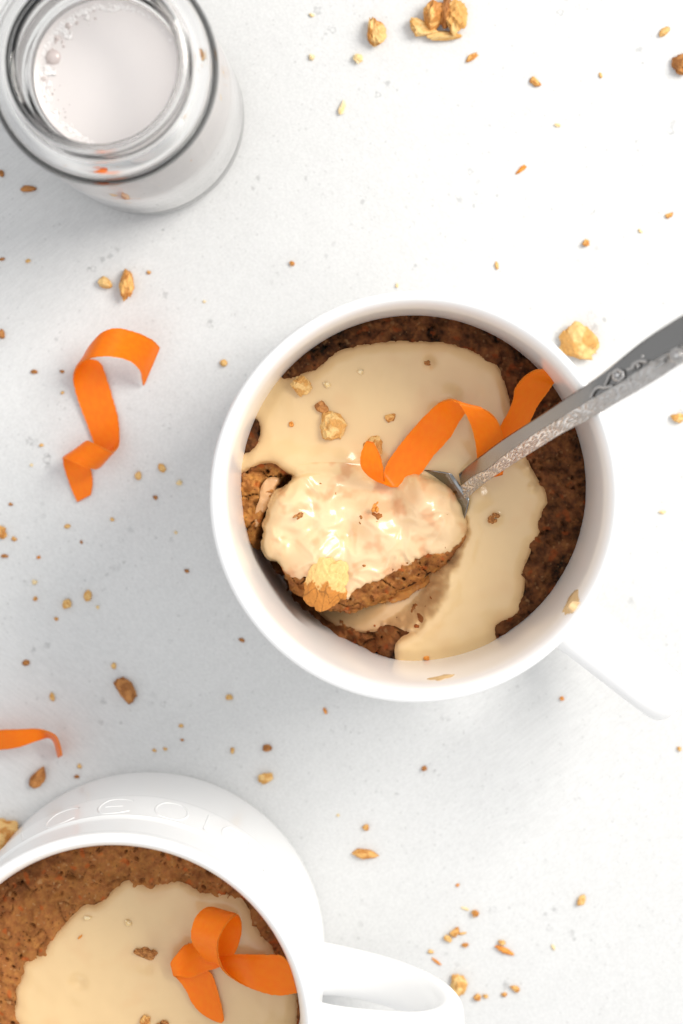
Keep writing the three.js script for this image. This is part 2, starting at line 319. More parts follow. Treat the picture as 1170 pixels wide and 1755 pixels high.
// the scooped piece on the spoon
{
  const TOP = .0485;
  const shape = rounded(outline([[520, 814], [500, 828], [492, 832], [482, 840], [468, 848], [466, 860], [460, 875], [459, 887], [451, 899], [452, 914], [449, 930], [454, 951], [461, 961], [474, 963], [481, 972], [484, 985], [491, 1000], [496, 1021], [524, 1038], [543, 1051], [562, 1054], [589, 1057], [617, 1054], [644, 1044], [680, 1039], [704, 1029], [726, 1013], [756, 994], [763, 980], [784, 958], [799, 925], [801, 900], [794, 872], [776, 840], [748, 820], [705, 813], [660, 826], [620, 822], [560, 812]], TOP - .003), 1);
  const cream = rounded(outline([[510, 800], [485, 828], [462, 842], [450, 880], [440, 915], [440, 945], [455, 968], [476, 966], [484, 980], [494, 988], [510, 991], [529, 989], [560, 1005], [592, 1027], [598, 1024], [614, 1007], [636, 998], [657, 991], [659, 985], [685, 975], [718, 956], [732, 949], [762, 949], [773, 945], [781, 936], [800, 922], [815, 900], [805, 865], [780, 825], [720, 800], [600, 800]], TOP - .001), 1);
  const lumps = bumpsAt([[728, 866, 44, .0062], [672, 858, 20, -.0022], [684, 900, 14, -.0012], [545, 950, 36, .0040], [640, 890, 26, .0026], [660, 925, 30, .0026], [500, 880, 34, .0022], [575, 868, 36, .0012], [655, 845, 24, -.0018], [600, 915, 20, -.0020], [590, 885, 12, -.0008], [700, 930, 34, .0014], [610, 830, 50, -.0022], [470, 925, 22, .0014], [500, 925, 18, -.0013], [535, 905, 12, -.0009], [620, 960, 40, .0012], [765, 905, 24, .0014]], TOP);
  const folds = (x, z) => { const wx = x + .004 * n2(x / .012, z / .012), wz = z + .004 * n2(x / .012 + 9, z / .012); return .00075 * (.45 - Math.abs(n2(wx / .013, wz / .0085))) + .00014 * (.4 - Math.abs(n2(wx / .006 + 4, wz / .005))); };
  const smoothTop = (x, z) => {
    const d = inside(shape, x, z) + .0002 * fbm(x, z, .005, 1), e = inside(cream, x, z), [u, v] = pixelOf(x, TOP, z), back = (1 - smooth(v, 812, 890)) * smooth(u, 470, 560) * (1 - smooth(u, 690, 730)), t = clamp(d / .0062 + back);
    let h = TOP - .0058 * (1 - Math.sqrt(Math.max(0, 1 - (1 - t) ** 2))) + bumps(lumps, x, z) - .0036 * back;
    if (e < 0) h += e * 1.15;
    if (d < 0) h += d * 2;
    return h;
  };
  const at = P(630, 940, .030); at.y = .0335;
  const scoop = thing('cake_scoop', 'lump of carrot cake under glossy icing lifted on the spoon', 'cake', at);
  part('crumb', moved(relief({
    box: [at.x - .035, at.z - .03, at.x + .035, at.z + .03], step: .0003, keep: (x, z) => inside(shape, x, z) + .0007 * fbm(x, z, .003, 2),
    height: (x, z) => { const e = inside(cream, x, z); const ledge = e < -.0045 ? -.0022 * smooth(-e + .0007 * n2(x / .002, z / .002), .0052, .0062) : 0; return Math.max(.0345, smoothTop(x, z) - .0004 + ledge + crumbRelief(x, z, 2.1) - .0011 * smooth(fbm(x + 4, z - 6, .0055, 3), .12, .5) * smooth(-e, .0005, .002)); },
    color: (x, z) => cakeColor(x, z, .5 * smooth(-inside(cream, x, z), .0035, .0065) + .3 + .25 * fbm(x, z + 5, .004, 2)), floor: () => .0335,
  }), at), crumbMat, scoop);
  const backLine = rounded(outline([[500, 790], [560, 785], [640, 790], [720, 795], [752, 815], [740, 850], [600, 870], [520, 850], [497, 830]], TOP - .003), 2);
  const smax = (a, b, k) => { const t = clamp(.5 + .5 * (a - b) / k); return mix(b, a, t) + k * t * (1 - t); };
  const own = (x, z) => smoothTop(x, z) + .0014 * profile(inside(cream, x, z) + .0006 * fbm(x, z, .003, 2), .0030) + folds(x, z) - .0002;
  const creamKeep = (x, z) => Math.max(inside(backLine, x, z), Math.min(inside(cream, x, z) + .0006 * fbm(x, z, .003, 2), inside(shape, x, z) + .0006 + .0006 * fbm(x, z, .0045, 2)));
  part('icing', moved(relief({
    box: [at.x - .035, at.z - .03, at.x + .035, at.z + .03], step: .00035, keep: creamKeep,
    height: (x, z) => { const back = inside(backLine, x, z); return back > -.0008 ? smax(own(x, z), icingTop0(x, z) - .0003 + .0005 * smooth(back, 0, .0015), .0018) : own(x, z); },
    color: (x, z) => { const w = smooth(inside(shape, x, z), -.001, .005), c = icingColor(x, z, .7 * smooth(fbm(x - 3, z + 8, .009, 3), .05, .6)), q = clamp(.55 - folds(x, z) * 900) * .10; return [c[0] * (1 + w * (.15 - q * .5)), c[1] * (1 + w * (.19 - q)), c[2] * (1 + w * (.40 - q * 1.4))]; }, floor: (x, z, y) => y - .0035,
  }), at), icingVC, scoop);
}

// ---------------------------------------------------------------- carrot ribbons
const carrotTex = (() => {
  const W = 512, H = 256, d = new Uint8Array(W * H * 4);
  for (let j = 0; j < H; j++) for (let i = 0; i < W; i++) {
    const fine = n2(i / 40, j / 3.5) * .5 + n2(i / 16 + 70, j / 6) * .3, soft = n2(i / 90 + 20, j / 60), speck = smooth(n2(i / 7, j / 7 + 40), .82, .95), edge = Math.min(j, H - 1 - j) / H;
    const k = 1 + fine * .05 + soft * .03, pale = smooth(edge, .05, 0) * .35;
    const c = [Math.min(1, 1.05 * k), (.25 + pale * .22) * k * (1 + soft * .05 + fine * .05), (.002 + pale * .04) * k];
    for (let q = 0; q < 3; q++) d[4 * (j * W + i) + q] = 255 * Math.pow(clamp(mix(c[q], [.95, .5, .12][q], speck * .35)), 1 / 2.2);
    d[4 * (j * W + i) + 3] = 255;
  }
  const t = new THREE.DataTexture(d, W, H); t.colorSpace = THREE.SRGBColorSpace; t.magFilter = THREE.LinearFilter; t.wrapS = t.wrapT = THREE.RepeatWrapping; t.needsUpdate = true;
  return t;
})();
const carrotMat = std({ map: carrotTex, bumpMap: carrotTex, bumpScale: .00022, roughness: .38, specularIntensity: .4, transmission: .25, thickness: 0, side: THREE.DoubleSide });
function ribbon(sections, seed, thick = .0007) {                  // [one edge, other edge] pairs of world points
  const a = new THREE.CatmullRomCurve3(sections.map((s) => s[0]), false, 'centripetal'), b = new THREE.CatmullRomCurve3(sections.map((s) => s[1]), false, 'centripetal');
  const n = sections.length * 10, m = 12, rows = [];
  for (let i = 0; i <= n; i++) {
    const p = a.getPoint(i / n), q = b.getPoint(i / n), w = q.clone().sub(p), row = [];
    const ja = .012 * n2(i * .35, seed), jb = .012 * n2(i * .35, seed + 9);
    for (let k = 0; k <= m; k++) row.push(p.clone().addScaledVector(w, mix(ja, 1 + jb, k / m)));
    rows.push(row);
  }
  const nor = rows.map((row, i) => row.map((p, k) => {
    const du = rows[Math.min(i + 1, n)][k].clone().sub(rows[Math.max(i - 1, 0)][k]), dv = row[Math.min(k + 1, m)].clone().sub(row[Math.max(k - 1, 0)]);
    return V().crossVectors(du, dv).normalize();
  }));
  const pos = [], uv = [], idx = [];
  let len = 0;
  const skin = (s, flip) => {
    const o = pos.length / 3; len = 0;
    rows.forEach((row, i) => { if (i) len += row[6].distanceTo(rows[i - 1][6]); row.forEach((p, k) => { const e = Math.min(k, m - k) ? 1 : .55, q = p.clone().addScaledVector(nor[i][k], s * thick / 2 * e); pos.push(q.x, q.y, q.z); uv.push(len / .02, .02 + .96 * k / m); }); });
    for (let i = 0; i < n; i++) for (let k = 0; k < m; k++) { const A = o + i * (m + 1) + k, B = A + 1, C = A + m + 1, D = C + 1; flip ? idx.push(A, B, C, B, D, C) : idx.push(A, C, B, B, C, D); }
  };
  skin(1, false); skin(-1, true);
  const o2 = (n + 1) * (m + 1);
  const wall = (x, y, f) => f ? idx.push(x, y, x + o2, y, y + o2, x + o2) : idx.push(x, x + o2, y, y, x + o2, y + o2);
  for (let i = 0; i < n; i++) { wall(i * (m + 1), (i + 1) * (m + 1), true); wall(i * (m + 1) + m, (i + 1) * (m + 1) + m, false); }
  for (let k = 0; k < m; k++) { wall(k, k + 1, false); wall(n * (m + 1) + k, n * (m + 1) + k + 1, true); }
  const g = new THREE.BufferGeometry(); g.setAttribute('position', new THREE.Float32BufferAttribute(pos, 3)); g.setAttribute('uv', new THREE.Float32BufferAttribute(uv, 2)); g.setIndex(idx); g.computeVertexNormals();
  return g;
}
// sections read off an enlarged detail that starts at (ox, oy) and is k times as large as the photograph
const strand = (ox, oy, k, list) => list.map(([ax, ay, ah, bx, by, bh]) => [P(ox + ax / k, oy + ay / k, ah), P(ox + bx / k, oy + by / k, bh)]);
function carrot(sections, label, seed) {
  const g = ribbon(sections, seed); g.computeBoundingBox();
  const c = g.boundingBox.getCenter(V()); c.y = g.boundingBox.min.y;
  const m = lone('carrot_ribbon', moved(g, c), carrotMat, label, 'carrot ribbon'); m.position.copy(c);
}
carrot(strand(600, 620, 3.25, [
  [130, 450, .0555, 92, 440, .0550], [165, 520, .0550, 60, 510, .0545], [183, 590, .0535, 60, 580, .0530], [186, 640, .0510, 108, 640, .0505], [188, 662, .0485, 190, 684, .0485],
  [187, 628, .0472, 252, 700, .0470], [202, 575, .0470, 322, 668, .0468], [270, 470, .0474, 388, 628, .0470], [370, 350, .0500, 455, 535, .0478], [480, 240, .0570, 560, 415, .0510],
  [530, 216, .0625, 615, 320, .0560], [572, 212, .0660, 668, 262, .0620], [612, 240, .0665, 730, 258, .0655], [648, 300, .0645, 795, 298, .0635], [682, 385, .0590, 840, 375, .0580], [700, 475, .0530, 855, 450, .0530], [712, 560, .0490, 862, 530, .0495], [760, 650, .0478, 850, 628, .0478],
]), 'arched orange carrot ribbon on the icing, left of the spoon handle', 1);
carrot(strand(600, 620, 3.25, [
  [800, 470, .0475, 870, 500, .0475], [840, 350, .0485, 975, 390, .0485], [878, 285, .0495, 1012, 310, .0495], [908, 205, .0510, 1050, 235, .0505], [918, 150, .0535, 1092, 178, .0520], [965, 88, .0555, 1130, 122, .0540], [1030, 46, .0575, 1143, 100, .0570], [1085, 38, .0580, 1122, 62, .0590],
]), 'flat orange carrot ribbon leaning on the mug wall beside the spoon handle', 2);
carrot(strand(90, 540, 5.32, [
  [975, 290, .0090, 825, 645, .0008], [905, 225, .0140, 790, 500, .0080], [750, 155, .0170, 680, 410, .0145], [580, 120, .0180, 540, 380, .0175], [470, 150, .0165, 430, 378, .0175], [385, 225, .0135, 340, 393, .0160], [310, 335, .0085, 265, 425, .0125], [300, 400, .0050, 212, 485, .0085], [350, 400, .0030, 190, 560, .0055], [430, 430, .0020, 195, 640, .0030], [500, 600, .0015, 225, 760, .0015], [555, 780, .0010, 285, 920, .0010], [595, 930, .0015, 330, 1040, .0008], [608, 1080, .0035, 370, 1150, .0008], [602, 1185, .0060, 400, 1280, .0010], [575, 1225, .0090, 430, 1370, .0030], [530, 1243, .0115, 400, 1402, .0060], [440, 1200, .0125, 300, 1385, .0095], [370, 1165, .0110, 200, 1345, .0100], [312, 1148, .0080, 120, 1312, .0085], [300, 1200, .0045, 92, 1305, .0050], [320, 1330, .0020, 105, 1390, .0020], [355, 1440, .0010, 140, 1500, .0010], [365, 1530, .0008, 180, 1610, .0008], [350, 1640, .0008, 225, 1705, .0008],
]), 'long curled orange carrot ribbon lying on the table left of the spooned mug', 3);
carrot(strand(0, 1230, 5.32, [
  [-250, 140, .0030, -250, 290, .0010], [0, 113, .0090, 20, 290, .0060], [180, 108, .0110, 180, 265, .0090], [330, 103, .0112, 330, 212, .0095], [425, 124, .0112, 440, 182, .0050], [505, 168, .0110, 488, 215, .0020], [540, 245, .0100, 510, 280, .0008], [562, 345, .0090, 532, 365, .0008],
]), 'orange carrot ribbon cut by the left edge of the frame above the corner mug', 4);
carrot(strand(270, 1530, 4.5, [
  [1080, 770, .0560, 1030, 560, .0560], [990, 788, .0540, 960, 490, .0550], [880, 785, .0520, 850, 478, .0530], [700, 730, .0510, 700, 474, .0500], [580, 662, .0530, 560, 478, .0490], [510, 600, .0570, 470, 500, .0490], [475, 520, .0610, 400, 530, .0510], [462, 440, .0640, 320, 460, .0550], [470, 360, .0665, 268, 380, .0600], [500, 290, .0670, 260, 290, .0630], [545, 225, .0660, 290, 195, .0640], [595, 178, .0630, 350, 130, .0620], [625, 180, .0580, 430, 120, .0570], [648, 250, .0535, 470, 220, .0530], [640, 340, .0510, 440, 350, .0505], [590, 470, .0492, 400, 430, .0492], [500, 560, .0490, 330, 430, .0490], [380, 605, .0490, 265, 390, .0500], [240, 655, .0500, 200, 412, .0520], [165, 640, .0510, 150, 470, .0520], [130, 645, .0495, 105, 545, .0505], [150, 662, .0482, 250, 590, .0482], [210, 740, .0480, 400, 610, .0480], [260, 840, .0478, 455, 730, .0478], [330, 925, .0476, 490, 860, .0476], [440, 990, .0476, 510, 960, .0476], [490, 1005, .0476, 512, 985, .0476],
]), 'looped orange carrot ribbon on the icing of the corner mug', 5);

// ---------------------------------------------------------------- spoon
{
  const steel = std({ color: rgb(.27, .268, .265), metalness: 1, roughness: .2 });  // dark reflections of the smooth facet put into the metal colour
  const bright = std({ color: rgb(.52, .51, .50), metalness: 1, roughness: .2 });
  const N = 256, bd = new Uint8Array(N * N * 4), r = mulberry(31), bv = new Float32Array(N * N);
  for (let k = 0; k < 900; k++) { const cx = r() * N, cy = r() * N, rad = 2.5 + r() * 3; for (let j = -7; j <= 7; j++) for (let i = -7; i <= 7; i++) { const d = Math.hypot(i, j) / rad; if (d < 1) { const q = ((Math.floor(cy) + j + N) % N) * N + (Math.floor(cx) + i + N) % N; bv[q] = Math.max(bv[q], Math.sqrt(1 - d * d)); } } }
  for (let k = 0; k < N * N; k++) { bd[4 * k] = bd[4 * k + 1] = bd[4 * k + 2] = 255 * bv[k]; bd[4 * k + 3] = 255; }
  const bt = new THREE.DataTexture(bd, N, N); bt.magFilter = THREE.LinearFilter; bt.wrapS = bt.wrapT = THREE.RepeatWrapping; bt.needsUpdate = true;
  const stipple = std({ color: rgb(.68, .67, .66), metalness: 1, roughness: .3, bumpMap: bt, bumpScale: .00028 });
  // stations: upper edge, crease, lower edge in photo pixels, and the height of the crease
  const st = [
    [786, 812, 790, 833, 796, 858, .0492], [806, 795, 812, 816, 818, 838, .0532], [822, 783, 833, 806, 832, 827, .0570], [848, 763, 858, 786, 855, 811, .0622], [874, 745, 882, 768, 880, 795, .0672], [920, 716, 928, 737, 924, 767, .0762], [966, 685, 972, 710, 970, 739, .0846], [1012, 655, 1018, 682, 1016, 715, .0918], [1050, 626, 1058, 659, 1056, 691, .0970], [1105, 582, 1112, 624, 1110, 660, .1040], [1170, 540, 1172, 590, 1172, 621, .1120], [1240, 500, 1240, 552, 1240, 585, .1200], [1310, 470, 1312, 512, 1312, 540, .1280], [1345, 478, 1348, 493, 1346, 508, .1320],
  ];
  const at = P(786, 835, .0492); at.y = .040;
  const spoon = thing('spoon', 'silver metal spoon with an ornate handle, standing in the cake of the spooned mug', 'spoon', at);
  const edge = (o, dh) => new THREE.CatmullRomCurve3(st.map((s) => P(s[o], s[o + 1], s[6] + dh)), false, 'centripetal');
  const U = edge(0, -.0012), C = edge(2, 0), L = edge(4, -.0016);
  const n = 80;
  const strip = (curves, seg) => {                               // a closed bar through several edge curves
    const sides = [], m = curves.length, pts = [];
    for (let i = 0; i <= n; i++) pts.push(curves.map((c) => c(i / n)));
    for (let k = 0; k < m; k++) {                                // each side smooth along the handle, crisp against its neighbours
      const pos = [], uv = [], idx = [], w = (k + 1) % m;
      pts.forEach((row, i) => { for (const [p, q] of [[row[k], 0], [row[w], 1]]) { pos.push(p.x, p.y, p.z); uv.push(i / n * 4.2, q * .22 + k * .22); } });
      for (let i = 0; i < n; i++) { const A = i * 2; idx.push(A, A + 1, A + 2, A + 1, A + 3, A + 2); }
      const g = new THREE.BufferGeometry(); g.setAttribute('position', new THREE.Float32BufferAttribute(pos, 3)); g.setAttribute('uv', new THREE.Float32BufferAttribute(uv, 2)); g.setIndex(idx); g.computeVertexNormals();
      sides.push(g);
    }
    for (const [row, flip] of [[pts[0], true], [pts[n], false]]) {
      const g = new THREE.BufferGeometry(), idx = []; for (let k = 1; k < m - 1; k++) flip ? idx.push(0, k + 1, k) : idx.push(0, k, k + 1);
      g.setAttribute('position', new THREE.Float32BufferAttribute(row.flatMap((p) => [p.x, p.y, p.z]), 3)); g.setAttribute('uv', new THREE.Float32BufferAttribute(row.flatMap(() => [0, 0]), 2)); g.setIndex(idx); g.computeVertexNormals(); sides.push(g);
    }
    return mergeGeometries(sides);
  };
  const drop = (c, d) => (t) => { const p = c.getPoint(t); p.y -= d; return p; };
  const mid = (a, b, f, lift) => (t) => { const p = a.getPoint(t).lerp(b.getPoint(t), f); p.y += lift; return p; };
  part('handle', moved(strip([drop(U, 0), mid(U, C, .06, .00025), mid(U, C, .96, 0), drop(C, .0016), drop(U, .0013)]), at), steel, spoon);
  part('stippled_panel', moved(strip([mid(C, L, -.02, 0), mid(C, L, .5, -.0001), mid(C, L, .93, 0), drop(L, .0001), drop(L, .0013), drop(C, .0018)]), at), stipple, spoon, 'finely stippled lower side of the handle');
  // the raised flowers and scrolls along the crease
  const on = (X, Y, lift = .0007) => { const u = 960 + X / 5.57, v = 540 + Y / 5.57; const k = st.findIndex((q, i) => i && u <= q[2]), a = st[k - 1], b = st[k]; return P(u, v, mix(a[6], b[6], (u - a[2]) / (b[2] - a[2])) + lift); };
  const tube = (pts, rad) => new THREE.TubeGeometry(new THREE.CatmullRomCurve3(pts.map(([x, y]) => on(x, y))), 24, rad, 7);
  const bead = (X, Y, rad, sy = .6) => { const g = new THREE.SphereGeometry(rad, 14, 10); g.scale(1, sy, 1); const p = on(X, Y, .0001); g.translate(p.x, p.y, p.z); return g; };
  const flower = (X, Y, k) => {
    const gs = [bead(X, Y, .00085 * k)];
    for (let q = 0; q < 6; q++) { const a = q / 6 * 2 * Math.PI + .4, pts = []; for (let s = -3; s <= 3; s++) pts.push([X + Math.cos(a + s * .22) * 46 * k * (1 - .03 * s * s), Y + Math.sin(a + s * .22) * 46 * k * (1 - .03 * s * s)]); gs.push(tube(pts, .00036 * k)); }
    return gs;
  };
  const swirl = (X, Y, R0, turn, k) => { const pts = []; for (let s = 0; s <= 12; s++) { const a = turn + s * .42, q = R0 * (1 - s / 16); pts.push([X + Math.cos(a) * q, Y + Math.sin(a) * q]); } return tube(pts, .0003 * k); };
  part('rose_ornament', moved(mergeGeometries(flower(552, 572, 1.1)), at), bright, spoon);
  part('rose_ornament', moved(mergeGeometries(flower(1118, 385, 1.35)), at), bright, spoon);
  part('scroll_ornament', moved(mergeGeometries([tube([[290, 782], [318, 725], [365, 690], [430, 690], [505, 672]], .00034), tube([[425, 675], [445, 630], [470, 570], [490, 545]], .0003)]), at), bright, spoon);
  part('scroll_ornament', moved(mergeGeometries([tube([[640, 520], [680, 505], [700, 465], [760, 440], [835, 445]], .00036), swirl(728, 490, 38, 2.4, 1.1), bead(788, 396, .0003), tube([[850, 455], [900, 450], [960, 425], [1020, 410]], .00032), tube([[910, 500], [950, 470], [1000, 435]], .0005)]), at), bright, spoon);
  part('scroll_ornament', moved(mergeGeometries([tube([[1190, 330], [1260, 290], [1330, 270]], .0004), tube([[1230, 360], [1300, 320], [1400, 280]], .0005), swirl(1330, 300, 44, 1, 1.3)]), at), bright, spoon);
  // bowl: rises to two shoulders at the neck and runs under the scoop
  const neck = P(789, 833, .0482), tip = P(560, 985, .031), axis = tip.clone().sub(neck), len = axis.length(), side = V(axis.z, 0, -axis.x).normalize();
  const dish = (off, flip) => {
    const pos = [], idx = [], a = 40, b = 20;
    for (let i = 0; i <= a; i++) {
      const t = i / a, w = .0172 * Math.pow(Math.sin(Math.PI * clamp(.045 + t * .955, 0, 1)), .62) * (1 - .25 * (1 - t)) + .0002;
      const c = neck.clone().lerp(tip, t); c.y = mix(.0478, .0335, smooth(t, 0, .3)) - off;
      for (let k = 0; k <= b; k++) { const s = k / b * 2 - 1, p = c.clone().addScaledVector(side, w * s); p.y += mix(.0010, .0062, smooth(t, 0, .3)) * s * s * (1 - .6 * smooth(t, .2, 1)) - .0032 * (1 - s * s) * smooth(t, 0, .35); pos.push(p.x, p.y, p.z); }
    }
    for (let i = 0; i < a; i++) for (let k = 0; k < b; k++) { const A = i * (b + 1) + k, B = A + 1, D = A + b + 1, E = D + 1; flip ? idx.push(A, B, D, B, E, D) : idx.push(A, D, B, B, D, E); }
    return { pos, idx, n: pos.length / 3 };
  };
  const up = dish(0, false), dn = dish(.0009, true), idx = [...up.idx, ...dn.idx.map((q) => q + up.n)], b1 = 21;
  const ring = []; for (let k = 0; k < b1; k++) ring.push(k); for (let i = 1; i <= 40; i++) ring.push(i * b1 + 20); for (let k = 19; k >= 0; k--) ring.push(40 * b1 + k); for (let i = 39; i > 0; i--) ring.push(i * b1);
  ring.forEach((q, i) => { const w = ring[(i + 1) % ring.length]; idx.push(q, w, q + up.n, w, w + up.n, q + up.n); });
  const g = new THREE.BufferGeometry(); g.setAttribute('position', new THREE.Float32BufferAttribute([...up.pos, ...dn.pos], 3)); g.setIndex(idx); g.computeVertexNormals();
  part('bowl', moved(g, at), steel, spoon);
}

// ---------------------------------------------------------------- bottle of milk
{
  const c0 = P(171, 98, .110), c1 = P(250, 211, 0), at = V((c0.x + c1.x) / 2, 0, (c0.z + c1.z) / 2);
  const curve = (list) => new THREE.SplineCurve(list.map(([r, y]) => new THREE.Vector2(r, y)));
  const outer = [[.0002, .0022], [.020, .0022], [.0235, .0006], [.0252, .0002], [.0268, .0020], [.0275, .006], [.0276, .020], [.0276, .050], [.0270, .060], [.0255, .071], [.0240, .079], [.0233, .085], [.0238, .0895], [.0258, .0922], [.0272, .0955], [.0274, .0990], [.0266, .1026], [.0246, .1056], [.0226, .1075], [.0212, .1092], [.0200, .1098]];
  const inner = [[.0200, .1098], [.0190, .1092], [.0187, .1080], [.0194, .1066], [.0209, .1047], [.0223, .1022], [.0231, .0990], [.0226, .0960], [.0204, .0928], [.0187, .0905], [.0183, .0870], [.0190, .082], [.0222, .0735], [.0252, .061], [.0267, .050], [.0268, .020], [.0266, .010], [.0250, .0040], [.021, .0034], [.0002, .0034]];
  const pts = [...curve(outer).getPoints(90), ...curve(inner).getPoints(70).slice(1)].map((p) => new THREE.Vector2(Math.max(p.x, .0001), p.y));
  const bottle = thing('milk_bottle', 'small clear glass bottle filled with milk at the upper left corner', 'bottle', at);
  const glass = std({ color: 0xffffff, transmission: 1, thickness: .003, ior: 1.5, roughness: .015, attenuationColor: rgb(.95, .96, .955), attenuationDistance: .06 });
  part('glass_body', new THREE.LatheGeometry(pts, 160), glass, bottle);
  const milkMat = std({ color: rgb(.74, .695, .675), roughness: .22, specularIntensity: .7 });
  const lvl = .0880, mp = [];
  for (const p of curve(inner).getPoints(70)) if (p.y < lvl) mp.push(new THREE.Vector2(Math.max(p.x - .00012, .0001), p.y + (p.x < .02 && p.y < .0055 ? .00015 : .0001)));
  mp.unshift(new THREE.Vector2(.0001, lvl - .0006), new THREE.Vector2(.0155, lvl - .0006), new THREE.Vector2(.0174, lvl - .0002), new THREE.Vector2(.01805, lvl + .0006), new THREE.Vector2(.0181, lvl + .0003));
  const milk = thing('milk', 'pale milk with froth bubbles inside the glass bottle', 'milk', V(at.x, .0037, at.z));
  part('liquid', moved(new THREE.LatheGeometry(mp.reverse(), 120), V(0, .0037, 0)), milkMat, milk);
  const frothMat = std({ color: rgb(.86, .83, .81), roughness: .3 }), fm = mulberry(9), holes = [];
  for (let k = 0; k < 90; k++) { const a = 1.9 + fm() * 2.9, q = .0176 - fm() * .0042; holes.push([Math.cos(a) * q, -Math.sin(a) * q * -1, .0002 + fm() * fm() * .0008]); }
  part('froth', relief({
    box: [-.019, -.019, .019, .019], step: .00018, height: (x, z) => lvl - .0006 - .0037 + .0003 + .0002 * n2(x / .0008, z / .0008),
    keep: (x, z) => { const d = Math.hypot(x, z), a = Math.atan2(z, x), w = Math.cos(a - 3.5); let f = Math.min(.0176 - d, d - (.0172 - .0034 * Math.max(0, w + .35) * (.7 + .5 * n2(a * 3, 1))) - .0006 * n2(x / .0015, z / .0015)); for (const [hx, hz, hr] of holes) f = Math.min(f, Math.hypot(x - hx, z - hz) - hr); return f; },
    floor: (x, z, y) => y - .0006,
  }), frothMat, milk);
  const bubbleMat = std({ color: rgb(.80, .71, .68), roughness: .08, transmission: .35, thickness: 0, clearcoat: 1, clearcoatRoughness: .05 });
  const dome = new THREE.SphereGeometry(1, 20, 10, 0, 2 * Math.PI, 0, Math.PI / 2);
  const r = mulberry(77);
  const spots = [[90, 97, 13], [116, 43, 6], [131, 39, 3], [97, 65, 5], [108, 79, 2.5], [74, 134, 5], [76, 165, 4], [207, 7, 11], [240, 6, 7], [228, 14, 3], [117, 58, 2.2], [106, 70, 2], [150, 25, 2.5], [160, 18, 2], [170, 12, 2.5]];
  for (let k = 0; k < 46; k++) { const a = 2.3 + r() * 2.3, q = 99 + r() * 15 - (k % 5 ? 0 : 10); spots.push([187 + Math.cos(a) * q, 119 + Math.sin(a) * q, .9 + r() * 1.6]); }
  for (const [u, v, s] of spots) {
    const p = P(u, v, lvl), R = s * .512 / FPX; if (Math.hypot(p.x - at.x, p.z - at.z) + R > .0174) continue;
    const b = part('bubble', dome, bubbleMat, milk); b.scale.set(R, R * .62, R); b.position.set(p.x - at.x, lvl - .0006 - .0037, p.z - at.z);
  }
}

// ---------------------------------------------------------------- walnut pieces and crumbs
const nutMat = std({ vertexColors: true, roughness: .52, specularIntensity: .5 });
const TONES = {                                                   // flesh, skin (linear)
  split: [[.74, .49, .19], [.50, .20, .038]],
  gold: [[.76, .44, .145], [.50, .20, .045]], cream: [[.76, .51, .21], [.62, .32, .09]], brown: [[.50, .22, .065], [.30, .115, .03]], pale: [[.86, .73, .48], [.80, .58, .27]], mixed: [[.74, .48, .19], [.50, .21, .045]], orange: [[.80, .34, .07], [.62, .22, .035]],
};
function nugget(seed, tone, detail, rough, fold) {
  const g = mergeVertices(new THREE.IcosahedronGeometry(1, detail).deleteAttribute('uv').deleteAttribute('normal'), 1e-4), p = g.attributes.position, col = [], [fl, sk] = TONES[tone], q = V();
  const cuts = []; const r = mulberry(seed * 131 + 7);
  for (let k = 0; k < 5; k++) cuts.push([V(r() - .5, (r() - .5) * .7, r() - .5).normalize(), .55 + r() * .3]);
  for (let k = 0; k < p.count; k++) {
    q.fromBufferAttribute(p, k);
    const x = q.x + seed * 3.7, y = q.y, z = q.z - seed * 1.9;
    const ridge = 1 - Math.abs(n3(x * 1.5, y * 1.5, z * 1.5)), lump = n3(x * .9, y * .9, z * .9), fine = n3(x * 4, y * 4, z * 4), fine2 = n3(x * 9, y * 9, z * 9);
    let s = 1 + .22 * lump + fold * (ridge - .6) + rough * (.06 * fine + .02 * fine2);
    for (const [n, d] of cuts) { const t = q.dot(n); if (t * s > d) s = mix(s, d / t, .72); }
    const skin = smooth(n3(x * .8 + 9, y * .8, z * .8) + .25 * fine, -.18, .14), deep = smooth(ridge, .95, .7);
    const half = tone === 'split' ? smooth(q.z + .3 * lump + .12 * fine, .05, .16) : 0, vein = half * (1 - smooth(Math.abs(n3(x * 1.8, 3, z * 1.1 + 5)), .02, .12)), tint = (1 + .10 * fine2 + .08 * fine) * (1 - .45 * vein);
    col.push(...[0, 1, 2].map((c) => mix(fl[c], sk[c], tone === 'split' ? half : clamp(skin * .85 + (fold > .2 ? .3 * (1 - deep) : 0))) * tint));
    p.setXYZ(k, q.x * s, q.y * s, q.z * s);
  }
  g.setAttribute('color', new THREE.Float32BufferAttribute(col, 3)); g.computeVertexNormals(); g.computeBoundingBox();
  const b = g.boundingBox, c = b.getCenter(V()), e = b.getSize(V());
  g.translate(-c.x, -b.min.y, -c.z); g.scale(1 / e.x, 1 / e.y, 1 / e.z);     // unit box standing on its base
  return g;
}
const variants = {};
function variant(tone, k, big) { const key = tone + k + big; return variants[key] ??= nugget(k * 7 + tone.length * 3 + (big ? 40 : 0), tone, big ? 22 : 9, big ? .8 : 3, big ? .30 : .34); }
function clump(seed, tone) {                                      // a torn bit of cake: small lumps grown together
  const r = mulberry(seed + 300), gs = [];
  for (let k = 0; k < 9; k++) { const g = variant(tone, k % 5, false).clone(), q = .28 + r() * .3; g.rotateY(r() * 6); g.scale(q, q * 1.2, q); g.translate((r() - .5) * .7, r() * .35, (r() - .5) * .7); gs.push(g); }
  return mergeGeometries(gs);
}
let count = 0;
